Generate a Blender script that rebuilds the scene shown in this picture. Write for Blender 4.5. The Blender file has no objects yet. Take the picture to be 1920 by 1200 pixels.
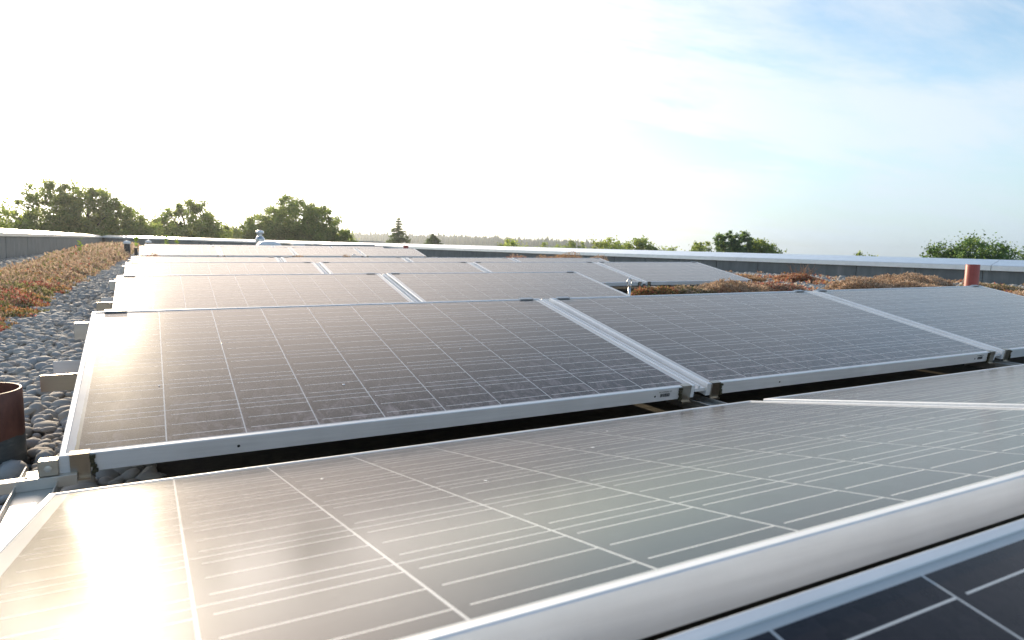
import bpy, math, random
import numpy as np
from mathutils import Matrix, Vector

random.seed(7); rng = np.random.default_rng(7)
S = bpy.context.scene
COL = S.collection
R = math.radians

# ------------------------------------------------------------------ camera, world, sun, exposure
ROOF_TILT = 1.25                                    # the roof falls gently for drainage
RM = Matrix.Rotation(-R(ROOF_TILT), 4, 'Y')         # roof frame -> world
def camera():
    y, t, r = R(27.95), R(-6.47), R(0.82)
    F = Vector((math.sin(y)*math.cos(t), math.cos(y)*math.cos(t), math.sin(t)))
    Rt = Vector((math.cos(y), -math.sin(y), 0)); U = Rt.cross(F)
    R2 = Rt*math.cos(r) + U*math.sin(r); U2 = -Rt*math.sin(r) + U*math.cos(r)
    m = Matrix.Identity(4)
    for i in range(3):
        m[i][0] = R2[i]; m[i][1] = U2[i]; m[i][2] = -F[i]
    m.translation = Vector((.181, -1.552, .429))
    c = bpy.data.cameras.new('camera'); o = bpy.data.objects.new('camera', c); COL.objects.link(o)
    o.matrix_world = RM @ m
    c.sensor_width = 36; c.lens = 36*1265.6/1920
    c.clip_start = .02; c.clip_end = 6000
    c.dof.use_dof = True; c.dof.focus_distance = 2.6; c.dof.aperture_fstop = 9
    S.camera = o
    return o
CAM = camera()
EYE = CAM.matrix_world.translation.copy()

SUN_AZ, SUN_EL = -4.0, 16.5                          # azimuth from +Y towards +X, elevation
S.view_settings.view_transform = 'Standard'; S.view_settings.look = 'None'
S.view_settings.gamma = 1; S.view_settings.use_curve_mapping = False
S.view_settings.exposure = 0.78

def world():
    w = bpy.data.worlds.new('World'); S.world = w; w.use_nodes = True
    nt = w.node_tree; nt.nodes.clear(); N = nt.nodes.new; L = nt.links.new
    out = N('ShaderNodeOutputWorld'); bg = N('ShaderNodeBackground'); L(bg.outputs[0], out.inputs[0])
    sky = N('ShaderNodeTexSky'); sky.sky_type = 'NISHITA'; sky.sun_disc = False
    sky.sun_elevation = R(SUN_EL); sky.sun_rotation = R(SUN_AZ)
    sky.air_density = 1.0; sky.dust_density = 1.0; sky.ozone_density = 1.0; sky.altitude = 400
    tc = N('ShaderNodeTexCoord')
    def math_(op, a=None, b=None, clamp=False):
        n = N('ShaderNodeMath'); n.operation = op; n.use_clamp = clamp
        for i, v in enumerate((a, b)):
            if v is None: continue
            if isinstance(v, (int, float)): n.inputs[i].default_value = v
            else: L(v, n.inputs[i])
        return n.outputs[0]
    # streaky high cloud veil: direction projected on a cloud layer plane
    sep = N('ShaderNodeSeparateXYZ'); L(tc.outputs['Generated'], sep.inputs[0])
    z = math_('MAXIMUM', sep.outputs[2], 0.0)
    zz = math_('ADD', z, 0.10)
    u = math_('DIVIDE', sep.outputs[0], zz); v = math_('DIVIDE', sep.outputs[1], zz)
    cmb = N('ShaderNodeCombineXYZ'); L(u, cmb.inputs[0]); L(v, cmb.inputs[1])
    mp = N('ShaderNodeMapping'); mp.inputs['Scale'].default_value = (.55, 1.5, 1); mp.inputs['Rotation'].default_value = (0, 0, R(38))
    mp.inputs['Location'].default_value = (3.1, 1.7, 0)
    L(cmb.outputs[0], mp.inputs[0])
    n1 = N('ShaderNodeTexNoise'); n1.inputs['Scale'].default_value = .62; n1.inputs['Detail'].default_value = 9; n1.inputs['Roughness'].default_value = .64
    n1.inputs['Distortion'].default_value = .35
    L(mp.outputs[0], n1.inputs[0])
    cl = N('ShaderNodeMapRange'); cl.interpolation_type = 'SMOOTHSTEP'
    cl.inputs['From Min'].default_value = .42; cl.inputs['From Max'].default_value = .62
    cl.inputs['To Min'].default_value = .02; cl.inputs['To Max'].default_value = .78
    L(n1.outputs[0], cl.inputs[0])
    # thicker milky veil round the sun
    sd = Vector((math.sin(R(SUN_AZ))*math.cos(R(SUN_EL)), math.cos(R(SUN_AZ))*math.cos(R(SUN_EL)), math.sin(R(SUN_EL))))
    dt = N('ShaderNodeVectorMath'); dt.operation = 'DOT_PRODUCT'; L(tc.outputs['Generated'], dt.inputs[0]); dt.inputs[1].default_value = sd
    nearsun = N('ShaderNodeMapRange'); nearsun.interpolation_type = 'SMOOTHSTEP'
    nearsun.inputs['From Min'].default_value = .70; nearsun.inputs['From Max'].default_value = 1.0
    L(dt.outputs['Value'], nearsun.inputs[0])
    hi = N('ShaderNodeMapRange'); hi.interpolation_type = 'SMOOTHSTEP'      # the veil thins towards the zenith
    hi.inputs['From Min'].default_value = .34; hi.inputs['From Max'].default_value = .72; hi.inputs['To Min'].default_value = 1.0; hi.inputs['To Max'].default_value = .0
    L(sep.outputs[2], hi.inputs[0])
    veil = math_('ADD', math_('MULTIPLY', cl.outputs[0], hi.outputs[0]), math_('MULTIPLY', math_('POWER', nearsun.outputs[0], 1.5), .75), clamp=True)
    # pale blue haze low over the horizon away from the sun
    lowz = N('ShaderNodeMapRange'); lowz.interpolation_type = 'SMOOTHSTEP'; L(sep.outputs[2], lowz.inputs[0])
    lowz.inputs['From Min'].default_value = .26; lowz.inputs['From Max'].default_value = .0; lowz.inputs['To Max'].default_value = .85
    away = N('ShaderNodeMapRange'); away.interpolation_type = 'SMOOTHSTEP'; L(dt.outputs['Value'], away.inputs[0])
    away.inputs['From Min'].default_value = .90; away.inputs['From Max'].default_value = .50
    hzf = math_('MULTIPLY', lowz.outputs[0], away.outputs[0])
    # cloud brightness rises towards the sun (forward scattering)
    pw = math_('POWER', math_('MAXIMUM', dt.outputs['Value'], 0.0), 9.0)
    lowg = math_('MULTIPLY', math_('POWER', math_('SUBTRACT', 1.0, z), 9.0), math_('POWER', math_('MAXIMUM', dt.outputs['Value'], 0.0), 2.0))
    lum = math_('ADD', math_('ADD', 4.1, math_('MULTIPLY', lowg, 12.0)), math_('MULTIPLY', pw, 17.0))
    cc = N('ShaderNodeCombineColor'); L(lum, cc.inputs[0]); L(math_('SUBTRACT', math_('ADD', lum, .35), math_('MULTIPLY', pw, 3.6)), cc.inputs[1]); L(math_('SUBTRACT', math_('ADD', lum, .75), math_('MULTIPLY', pw, 6.2)), cc.inputs[2])
    tn = N('ShaderNodeMix'); tn.data_type = 'RGBA'; tn.blend_type = 'MULTIPLY'; tn.inputs[0].default_value = 1; L(sky.outputs[0], tn.inputs[6]); tn.inputs[7].default_value = (.98, 1.08, 1.08, 1)
    mx = N('ShaderNodeMix'); mx.data_type = 'RGBA'; L(veil, mx.inputs['Factor']); L(tn.outputs[2], mx.inputs[6]); L(cc.outputs[0], mx.inputs[7])
    mh = N('ShaderNodeMix'); mh.data_type = 'RGBA'; L(hzf, mh.inputs['Factor']); L(mx.outputs[2], mh.inputs[6]); mh.inputs[7].default_value = (3.3, 4.1, 4.7, 1)
    L(mh.outputs[2], bg.inputs['Color']); bg.inputs['Strength'].default_value = .12
    sun = bpy.data.lights.new('sun', 'SUN'); sun.energy = 3.0; sun.angle = R(.6); sun.color = (1, .82, .58)
    so = bpy.data.objects.new('sun', sun); COL.objects.link(so)
    so.rotation_euler = sd.to_track_quat('Z', 'Y').to_euler(); so.location = (0, 0, 30)
world()
S.render.engine = 'CYCLES'
S.cycles.max_bounces = 8; S.cycles.transparent_max_bounces = 8
S.cycles.sample_clamp_indirect = 6

# ------------------------------------------------------------------ material helpers
class NT:
    def __init__(s, name):
        s.m = bpy.data.materials.new(name); s.m.use_nodes = True; s.t = s.m.node_tree; s.b = s.t.nodes['Principled BSDF']
    def n(s, typ, **kw):
        x = s.t.nodes.new(typ)
        for k, v in kw.items():
            if k in x.inputs.keys(): x.inputs[k].default_value = v
            else: setattr(x, k, v)
        return x
    def l(s, a, b): s.t.links.new(a, b)
    def pos(s, scale=(1, 1, 1), rot=(0, 0, 0), obj=False):
        if obj: src = s.n('ShaderNodeTexCoord').outputs['Object']
        else: src = s.n('ShaderNodeNewGeometry').outputs['Position']
        mp = s.n('ShaderNodeMapping'); mp.inputs['Scale'].default_value = scale; mp.inputs['Rotation'].default_value = rot
        s.l(src, mp.inputs[0]); return mp.outputs[0]
    def noise(s, vec, scale, detail=4, rough=.55):
        x = s.n('ShaderNodeTexNoise'); x.inputs['Scale'].default_value = scale; x.inputs['Detail'].default_value = detail; x.inputs['Roughness'].default_value = rough
        s.l(vec, x.inputs['Vector']); return x.outputs[0]
    def ramp(s, fac, stops, interp='LINEAR'):
        x = s.n('ShaderNodeValToRGB'); cr = x.color_ramp; cr.interpolation = interp
        while len(cr.elements) < len(stops): cr.elements.new(.5)
        for e, (p, c) in zip(cr.elements, stops):
            e.position = p; e.color = (*c, 1) if len(c) == 3 else c
        s.l(fac, x.inputs[0]); return x.outputs[0]
    def mix(s, fac, a, b):
        x = s.n('ShaderNodeMix'); x.data_type = 'RGBA'
        for v, i in ((fac, 0), (a, 6), (b, 7)):
            if hasattr(v, 'links'): s.l(v, x.inputs[i])
            elif i == 0: x.inputs[0].default_value = v
            else: x.inputs[i].default_value = (*v, 1)
        return x.outputs[2]
    def math(s, op, a, b=0.0, clamp=False):
        x = s.n('ShaderNodeMath'); x.operation = op; x.use_clamp = clamp
        for i, v in enumerate((a, b)):
            if hasattr(v, 'links'): s.l(v, x.inputs[i])
            else: x.inputs[i].default_value = v
        return x.outputs[0]
    def bump(s, h, strength=.3, dist=.01):
        x = s.n('ShaderNodeBump'); x.inputs['Strength'].default_value = strength; x.inputs['Distance'].default_value = dist
        s.l(h, x.inputs['Height']); s.l(x.outputs[0], s.b.inputs['Normal'])
    def set(s, **kw):
        for k, v in kw.items():
            k = k.replace('_', ' ')
            if hasattr(v, 'links'): s.l(v, s.b.inputs[k])
            else: s.b.inputs[k].default_value = (*v, 1) if isinstance(v, tuple) else v

def metal(name, col, rough, streak=.06, met=1.0):
    m = NT(name); p = m.pos((1, 1, 1))
    a = m.noise(p, 9, 5); b = m.noise(m.pos((3, 90, 60)), 2, 3)
    f = m.math('MULTIPLY', m.math('ADD', a, b), .5)
    m.set(Base_Color=m.ramp(f, [(.3, tuple(c*.82 for c in col)), (.7, col)]), Metallic=met)
    m.set(Roughness=m.math('ADD', m.math('MULTIPLY', f, streak*3), rough-streak*1.5))
    return m.m
def plain(name, col, rough=.7, var=.15, scale=20, bump=0, met=0.0):
    m = NT(name); p = m.pos()
    f = m.noise(p, scale, 6)
    m.set(Base_Color=m.ramp(f, [(.3, tuple(c*(1-var) for c in col)), (.7, tuple(min(1, c*(1+var)) for c in col))]), Roughness=rough, Metallic=met)
    if bump: m.bump(f, bump, .01)
    return m.m

def dust_nodes(m):
    """dust film on the glass (world position): fine grain, wandering water marks, a dirt line at the lower edge"""
    obj = m.n('ShaderNodeTexCoord').outputs['Object']
    p = m.pos()
    fine = m.noise(p, 900, 2, .7)
    mid = m.noise(p, 7, 7, .62)
    w1 = m.n('ShaderNodeTexNoise'); w1.inputs['Scale'].default_value = 42; w1.inputs['Detail'].default_value = 5; w1.inputs['Distortion'].default_value = 1.6
    m.l(m.pos((1, .55, 1)), w1.inputs['Vector'])
    marks = m.math('SUBTRACT', 1.0, m.math('MULTIPLY', m.math('ABSOLUTE', m.math('SUBTRACT', w1.outputs[0], .5)), 11), clamp=True)
    low = m.noise(p, 1.7, 3)
    lowm = m.math('MULTIPLY', m.math('SUBTRACT', low, .38), 3.2, clamp=True)
    d = m.math('MULTIPLY', marks, m.math('MULTIPLY', lowm, .35))
    d = m.math('ADD', d, m.math('MULTIPLY', mid, .42))
    d = m.math('ADD', d, m.math('MULTIPLY', m.math('GREATER_THAN', fine, .69), .5))
    return d, fine, mid

def glassy(name, dark, light, dust_amt=.13, white=False, island=True):
    m = NT(name)
    d, fine, mid = dust_nodes(m)
    if island:
        rnd = m.n('ShaderNodeObjectInfo').outputs['Random']
        base = m.mix(rnd, dark, light)
        vor = m.n('ShaderNodeTexVoronoi'); vor.inputs['Scale'].default_value = 75; m.l(m.pos(), vor.inputs['Vector'])
        sepc = m.n('ShaderNodeSeparateColor'); m.l(vor.outputs['Color'], sepc.inputs[0])
        base = m.mix(m.math('MULTIPLY', sepc.outputs[0], .45), base, tuple(c*1.9 for c in light))
    else:
        base = m.mix(mid, dark, light)
    dustc = (.36, .32, .27)
    col = m.mix(m.math('MULTIPLY', d, dust_amt, clamp=True), base, dustc)
    # dried water marks and dirt collected above the lower edge of the big middle row
    sp = m.n('ShaderNodeSeparateXYZ'); m.l(m.n('ShaderNodeNewGeometry').outputs['Position'], sp.inputs[0])
    yr = m.n('ShaderNodeMapRange'); yr.inputs['From Min'].default_value = .42; yr.inputs['From Max'].default_value = .02
    m.l(sp.outputs[1], yr.inputs[0])
    on = m.math('GREATER_THAN', sp.outputs[1], -.01)
    wn = m.n('ShaderNodeTexNoise'); wn.inputs['Scale'].default_value = 34; wn.inputs['Detail'].default_value = 7; wn.inputs['Roughness'].default_value = .7; wn.inputs['Distortion'].default_value = .8
    m.l(m.pos((1, .5, 1)), wn.inputs['Vector'])
    wm = m.math('MULTIPLY', m.math('SUBTRACT', wn.outputs[0], .47), 6, clamp=True)
    wm = m.math('MULTIPLY', m.math('MULTIPLY', wm, on), m.math('MULTIPLY', yr.outputs[0], m.math('MULTIPLY', m.noise(m.pos(), 2.3, 3), .75)), clamp=True)
    col = m.mix(wm, col, (.46, .38, .38))
    if not island:
        e = m.math('MULTIPLY', m.math('LESS_THAN', m.math('ABSOLUTE', m.math('SUBTRACT', sp.outputs[0], m.math('ADD', .026, m.math('MULTIPLY', m.noise(m.pos(), 60, 4), .006)))), .0045), m.math('MULTIPLY', yr.outputs[0], on))
        col = m.mix(m.math('MULTIPLY', e, .8), col, (.30, .22, .09))
    m.set(Base_Color=col, IOR=1.035, Sheen_Weight=.065, Sheen_Roughness=.3, Sheen_Tint=(1.0, .74, .52), Coat_Weight=1.0, Coat_IOR=1.32, Coat_Roughness=m.math('ADD', m.math('MULTIPLY', mid, .05), m.math('ADD', .13, m.math('MULTIPLY', d, .04))))
    m.set(Roughness=m.math('ADD', m.math('MULTIPLY', mid, .08), .24))
    if island: m.bump(m.noise(m.pos(), 260, 2, .6), .03, .001)
    return m.m

M = {}
M['cell'] = glassy('solar_cell_under_glass', (.008, .008, .012), (.016, .013, .016), .06)
M['back'] = glassy('white_backsheet_under_glass', (.52, .53, .53), (.62, .62, .61), .3, island=False)
M['ribbon'] = glassy('silver_ribbon_under_glass', (.66, .65, .63), (.78, .77, .74), .2, island=False)
M['alu'] = metal('anodised_aluminium', (.86, .875, .89), .48, met=.28)
M['alu_worn'] = metal('weathered_aluminium', (.62, .61, .58), .42, .1)
M['steel'] = metal('stained_stainless_clamp', (.50, .45, .38), .36, .12)
M['clip'] = metal('dull_ridge_clip', (.42, .46, .50), .45)
M['dark'] = plain('dark_hole', (.01, .01, .01), .9)
M['ink'] = plain('black_label_print', (.03, .035, .04), .6)
M['moss'] = plain('dirt_and_moss', (.055, .05, .025), .95, .5, 160, .6)
M['cap'] = metal('bright_sheet_metal_coping', (.93, .94, .95), .30, .0, met=.85)
M['galv'] = metal('galvanised_cowl', (.66, .70, .74), .3, .08)
M['white'] = plain('white_acrylic_dome', (.80, .81, .82), .25, .05, 3)
M['pvc_red'] = plain('red_brown_pipe', (.34, .065, .045), .45, .15, 14)
M['pvc_dark'] = plain('dark_pipe', (.035, .03, .03), .5, .2, 14)
M['lead'] = plain('blue_grey_sheet_upstand', (.20, .24, .29), .4, .12, 5)
M['wall_out'] = plain('outer_plaster_wall', (.45, .43, .39), .9, .1, 2)
M['mat'] = plain('gap_shade_brown', (.035, .03, .018), .95, .4, 30, .4)  # near-black tone standing in for the shade between the rows

def cladding():
    m = NT('grey_membrane_cladding'); p = m.pos()
    a = m.noise(p, 3.2, 6); b = m.noise(m.pos((7, 7, .6)), 1.6, 5)
    f = m.math('MULTIPLY', m.math('ADD', a, b), .5)
    m.set(Base_Color=m.ramp(f, [(.32, (.12, .13, .135)), (.55, (.175, .19, .19)), (.75, (.26, .27, .27))]), Roughness=.72)
    m.bump(m.noise(p, 60, 3), .15, .01)
    return m.m
M['clad'] = cladding()

def pipe_mat():
    m = NT('weathered_brown_pipe'); tc = m.n('ShaderNodeTexCoord'); sp = m.n('ShaderNodeSeparateXYZ'); m.l(tc.outputs['Object'], sp.inputs[0])
    nz = m.noise(m.pos((1, 1, 1)), 9, 5)
    z = m.math('ADD', sp.outputs[2], m.math('MULTIPLY', m.math('SUBTRACT', nz, .5), .05))
    low = m.math('LESS_THAN', z, .075)
    red = m.ramp(m.noise(m.pos((1, 1, .5)), 26, 6, .7), [(.3, (.12, .045, .03)), (.6, (.22, .085, .055)), (.8, (.30, .15, .10))])
    grey = m.ramp(m.noise(m.pos((1, 1, 3), (0, .4, 0)), 20, 6, .7), [(.35, (.075, .08, .08)), (.6, (.12, .125, .12)), (.75, (.22, .22, .20))])
    m.set(Base_Color=m.mix(low, red, grey), Roughness=.5)
    return m.m
M['pipe'] = pipe_mat()

def pebble_mat():
    m = NT('river_pebbles'); g = m.n('ShaderNodeNewGeometry'); oi = m.n('ShaderNodeObjectInfo')
    r = m.math('FRACT', m.math('ADD', g.outputs['Random Per Island'], m.math('MULTIPLY', oi.outputs['Random'], 7.31)))
    c = m.ramp(r, [(0, (.05, .045, .05)), (.05, (.15, .165, .19)), (.25, (.21, .23, .25)), (.45, (.27, .28, .28)), (.60, (.19, .215, .25)), (.74, (.31, .31, .29)), (.86, (.27, .24, .20)), (.94, (.36, .32, .24)), (.975, (.25, .15, .11)), (1, (.42, .42, .40))], 'CONSTANT')
    n = m.noise(m.pos(), 130, 5, .65)
    c2 = m.mix(m.math('MULTIPLY', n, .45), m.mix(.55, c, (.68, .62, .54)), (.24, .25, .27))
    m.set(Base_Color=c2, Roughness=.8)
    m.bump(n, .25, .002)
    return m.m
M['pebble'] = pebble_mat()
M['bed'] = plain('gravel_bed_dirt', (.15, .145, .135), .95, .4, 60, .5)

def attr_plant(name, trans=.35, rough=.8, gain=(1, 1, 1)):
    """foliage coloured by the 'tint' point colour; light passes through the leaves"""
    m = NT(name); a = m.n('ShaderNodeAttribute'); a.attribute_name = 'tint'
    m.set(Base_Color=a.outputs['Color'], Roughness=rough)
    m.b.inputs['Specular IOR Level'].default_value = .25
    tr = m.n('ShaderNodeBsdfTranslucent'); m.l(a.outputs['Color'], tr.inputs['Color'])
    mx = m.n('ShaderNodeMixShader'); mx.inputs[0].default_value = trans
    br = m.n('ShaderNodeMix'); br.data_type = 'RGBA'; br.blend_type = 'MULTIPLY'; br.inputs[0].default_value = 1; m.l(a.outputs['Color'], br.inputs[6]); br.inputs[7].default_value = (*gain, 1); m.l(br.outputs[2], tr.inputs['Color'])
    m.l(m.b.outputs[0], mx.inputs[1]); m.l(tr.outputs[0], mx.inputs[2])
    m.l(mx.outputs[0], m.t.nodes['Material Output'].inputs['Surface'])
    return m.m
M['leaf'] = attr_plant('tree_leaves', .6, gain=(3.3, 3.2, 2.3))
M['sedum'] = attr_plant('sedum_leaves', .36, gain=(1.6, 1.55, 1.5))
M['bark'] = plain('bark', (.07, .052, .038), .95, .35, 6, .5)

# ------------------------------------------------------------------ object helpers
def nobj(name, mesh, parent=None, mat=None, loc=None, M4=None, **props):
    o = bpy.data.objects.new(name, mesh); COL.objects.link(o)
    if mat is not None:
        for x in (mat if isinstance(mat, (list, tuple)) else [mat]): mesh.materials.append(x)
    if parent is not None: o.parent = parent
    if M4 is not None: o.matrix_local = M4
    elif loc is not None: o.location = loc
    for k, v in props.items(): o[k] = v
    return o
def empty(name, M4, **props):
    o = bpy.data.objects.new(name, None); COL.objects.link(o); o.matrix_world = M4; o.empty_display_size = .1
    for k, v in props.items(): o[k] = v
    return o
class MB:
    def __init__(s): s.v = []; s.f = []; s.mi = []; s.cur = 0
    def quad(s, a, b, c, d):
        i = len(s.v); s.v += [a, b, c, d]; s.f.append((i, i+1, i+2, i+3)); s.mi.append(s.cur)
    def box(s, x0, x1, y0, y1, z0, z1, T=None):
        c = [(x0, y0, z0), (x1, y0, z0), (x1, y1, z0), (x0, y1, z0), (x0, y0, z1), (x1, y0, z1), (x1, y1, z1), (x0, y1, z1)]
        if T is not None: c = [tuple(T @ Vector(p)) for p in c]
        i = len(s.v); s.v += c
        for f in ((0, 3, 2, 1), (4, 5, 6, 7), (0, 1, 5, 4), (1, 2, 6, 5), (2, 3, 7, 6), (3, 0, 4, 7)):
            s.f.append(tuple(i+k for k in f)); s.mi.append(s.cur)
    def lathe(s, prof, seg=24, cx=0, cy=0):
        i = len(s.v); n = len(prof)
        for k in range(seg):
            a = 2*math.pi*k/seg
            for (r, z) in prof: s.v.append((cx+r*math.cos(a), cy+r*math.sin(a), z))
        for k in range(seg):
            k2 = (k+1) % seg
            for j in range(n-1):
                s.f.append((i+k*n+j, i+k2*n+j, i+k2*n+j+1, i+k*n+j+1)); s.mi.append(s.cur)
    def tube(s, pts, rad, seg=6):
        """bent tube through points, rad a number or list"""
        P = [Vector(p) for p in pts]; n = len(P); base = len(s.v)
        rr = rad if isinstance(rad, (list, tuple)) else [rad]*n
        for k, p in enumerate(P):
            d = (P[min(k+1, n-1)]-P[max(k-1, 0)]).normalized()
            a = d.cross(Vector((0, 0, 1)) if abs(d.z) < .9 else Vector((1, 0, 0))).normalized(); b = d.cross(a)
            for j in range(seg):
                t = 2*math.pi*j/seg; s.v.append(tuple(p+(a*math.cos(t)+b*math.sin(t))*rr[k]))
        for k in range(n-1):
            for j in range(seg):
                j2 = (j+1) % seg
                s.f.append((base+k*seg+j, base+k*seg+j2, base+(k+1)*seg+j2, base+(k+1)*seg+j)); s.mi.append(s.cur)
        for k, rev in ((0, False), (n-1, True)):
            f = tuple(base+k*seg+j for j in range(seg)); s.f.append(f if rev else f[::-1]); s.mi.append(s.cur)
    def mesh(s, name, smooth=False):
        m = bpy.data.meshes.new(name); m.from_pydata(s.v, [], s.f)
        m.polygons.foreach_set('material_index', s.mi)
        if smooth: m.polygons.foreach_set('use_smooth', [True]*len(s.f))
        m.update(); return m
    def obj(s, name, mat, parent=None, smooth=False, bevel=0, **kw):
        o = nobj(name, s.mesh(name, smooth), parent, mat, **kw)
        if bevel:
            b = o.modifiers.new('bevel', 'BEVEL'); b.width = bevel; b.segments = 2; b.limit_method = 'ANGLE'
        return o
def np_mesh(name, V, F, tint=None, smooth=False):
    """V (n,3); F (m,k) all faces with k corners; tint (n,3)"""
    m = bpy.data.meshes.new(name); k = F.shape[1]
    m.vertices.add(len(V)); m.vertices.foreach_set('co', V.astype(np.float32).ravel())
    m.loops.add(F.size); m.loops.foreach_set('vertex_index', F.astype(np.int32).ravel())
    m.polygons.add(len(F)); m.polygons.foreach_set('loop_start', np.arange(0, F.size, k, dtype=np.int32))
    if smooth: m.polygons.foreach_set('use_smooth', np.ones(len(F), bool))
    m.update(calc_edges=True)
    if tint is not None:
        a = m.attributes.new('tint', 'FLOAT_COLOR', 'POINT')
        a.data.foreach_set('color', np.c_[tint, np.ones(len(V))].astype(np.float32).ravel())
    return m
def arr(Mx): return np.array([[Mx[i][j] for j in range(4)] for i in range(4)])
RMn = arr(RM)
def roof_to_world(P): return P @ RMn[:3, :3].T
def roof_loc(x, y, z, rz=0): return RM @ Matrix.Translation((x, y, z)) @ Matrix.Rotation(rz, 4, 'Z')
GZ = -.13                                             # gravel surface in the roof frame
def wall_x(y): return 13.09-.19*y                     # inner face of the right-hand parapet

# ------------------------------------------------------------------ ground, hills, building
def ground():
    n = 90; V = []; F = []
    xs = np.concatenate([-np.geomspace(2600, 20, n//2), np.geomspace(20, 2600, n//2)])
    X, Y = np.meshgrid(xs, xs+0)
    D = np.hypot(X, Y); az = np.degrees(np.arctan2(X, Y))
    ridge = np.interp(az, [-180, -20, 5, 14, 23, 33, 38, 44, 60, 180], [2, 7, 8, 8, 10.5, 9.0, 2, -6, -9, -9])
    Z = -9 + (ridge+9)*np.clip((D-520)/420, 0, 1)**1.4 + .5*np.sin(X*.01)*np.cos(Y*.013)
    Z = np.where(D > 1100, Z-(D-1100)*.006, Z)
    V = np.c_[X.ravel(), Y.ravel(), Z.ravel()]; c = len(xs)
    i = np.arange(c-1)[:, None]*c+np.arange(c-1)[None]
    F = np.stack([i, i+1, i+1+c, i+c], -1).reshape(-1, 4)
    me = np_mesh('ground', V, F, smooth=True)
    m = NT('meadow_ground'); f = m.noise(m.pos(), .02, 8)
    m.set(Base_Color=m.ramp(f, [(.35, (.05, .075, .025)), (.6, (.09, .10, .04)), (.75, (.14, .13, .07))]), Roughness=.95)
    nobj('ground', me, mat=m.m, kind='structure', label='fields and meadow far below and beyond the roof')
ground()

def slab():
    mb = MB()
    ys = [-5, 0, 10, 20, 30, 40]
    ring = [(-2.85, -5)] + [(wall_x(y), y) for y in ys] + [(-2.85, 52)]
    vs = [(x, y, GZ-.035) for x, y in ring]; vb = [(x, y, GZ-.4) for x, y in ring]
    n = len(vs); mb.v = vs+vb; mb.f = [tuple(range(n)), tuple(range(2*n-1, n-1, -1))]+[(i, (i+1) % n, n+(i+1) % n, n+i)[::-1] for i in range(n)]
    mb.mi = [0]*len(mb.f)
    o = mb.obj('flat_roof', M['bed'], kind='structure', label='flat gravel roof of the building')
    o.matrix_world = RM
    return o
ROOF = slab()

def parapets():
    zt = EYE.z+.125                                    # outer top edge of the coping, level
    def run(name, p0, p1, seam, cap_len, label, off=0.0, cap_off=0.0):
        p0 = Vector(p0); p1 = Vector(p1); d = (p1-p0); L = d.length; d = d/L; nrm = Vector((d.y, -d.x))   # outward is +nrm
        T = Matrix(((d.x, nrm.x, 0, p0.x), (d.y, nrm.y, 0, p0.y), (0, 0, 1, 0), (0, 0, 0, 1)))
        root = empty(name, T, label=label, category='parapet wall')
        mb = MB(); mb.box(0, L, .02, .30, -9, zt-.185); mb.obj('wall_core', M['wall_out'], root)
        k = 0; s = off
        while s < L:
            e = min(s+seam, L)
            mb = MB()
            jit = random.uniform(-.004, .004)
            mb.box(s+.006, e-.006, -.004+jit, .018, -1.2, zt-.187)
            # curved foot of the membrane
            mb.box(s+.006, e-.006, -.03+jit, -.0045+jit, -1.2, EYE.z-.63)
            mb.obj('cladding_panel', M['clad'], root, bevel=.003); s = e
        s = cap_off
        while s < L:
            e = min(s+cap_len, L); mb = MB()
            a, b = s+.004, e-.004
            prof = [(-.05, zt-.19), (-.05, zt-.11), (-.045, zt-.105), (.38, zt-.005), (.385, zt-.01), (.385, zt-.16), (.38, zt-.16), (.38, zt-.012), (-.046, zt-.112), (-.046, zt-.19)]
            n = len(prof); i = len(mb.v)
            mb.v += [(a, y, z) for y, z in prof]+[(b, y, z) for y, z in prof]
            for j in range(n): mb.f.append((j, (j+1) % n, n+(j+1) % n, n+j))
            mb.f.append(tuple(range(n))[::-1]); mb.f.append(tuple(range(n, 2*n))); mb.mi += [0]*(n+2)
            mb.obj('coping_sheet', M['cap'], root)
            s = e
    # walls run so that outward is to the right of the direction of travel
    run('parapet_wall', (-2.85, 52), (-2.85, -5), 1.55, 6.0, 'dark grey panelled parapet with white metal coping along the left edge of the roof')
    run('parapet_wall', (wall_x(40), 40), (-2.85, 52), 1.2, 5.0, 'far end parapet of the roof below the tall trees on the left')
    ca = 1/math.hypot(.19, 1)
    run('parapet_wall', (wall_x(-5), -5), (wall_x(40), 40), 1.0*1.018, 4.6*1.018, 'long grey parapet with broad white coping receding from the right edge into the distance', -.36, -4.6*1.018+ (9.53-4.6*2)*1.018 + 4.6*1.018-4.6*1.018)
parapets()

# ------------------------------------------------------------------ solar panels
PL, PW, CW = 1.652, .99, .1591
IU, IV = (PL-10*CW)/2, (PW-6*CW)/2
def frame_mesh():
    prof = [(0, -.040), (0, -.0016), (.0016, 0), (.0105, 0), (.011, -.0005), (.011, -.006), (.003, -.006), (.003, -.038), (.022, -.038), (.022, -.040)]
    mb = MB(); n = len(prof)
    corners = [((0, 0), (1, 1)), ((PL, 0), (-1, 1)), ((PL, PW), (-1, -1)), ((0, PW), (1, -1))]
    for (cx, cy), (sx, sy) in corners:
        for t, z in prof: mb.v.append((cx+sx*t, cy+sy*t, z))
    for k in range(4):
        k2 = (k+1) % 4
        for j in range(n):
            j2 = (j+1) % n
            mb.f.append((k*n+j, k*n+j2, k2*n+j2, k2*n+j)); mb.mi.append(0)
    return mb.mesh('frame')
def cell_mesh(full=True):
    h = (CW-.0027)/2; mb = MB()
    mb.box(-h, h, -h, h, -.0022, -.00176)
    mb.cur = 1
    for k in (-1, 0, 1):
        y = k*CW/3
        mb.box(-h+.011, h+.0006, y-.0010, y+.0010, -.00190, -.00173)
    return mb.mesh('cell')
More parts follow.
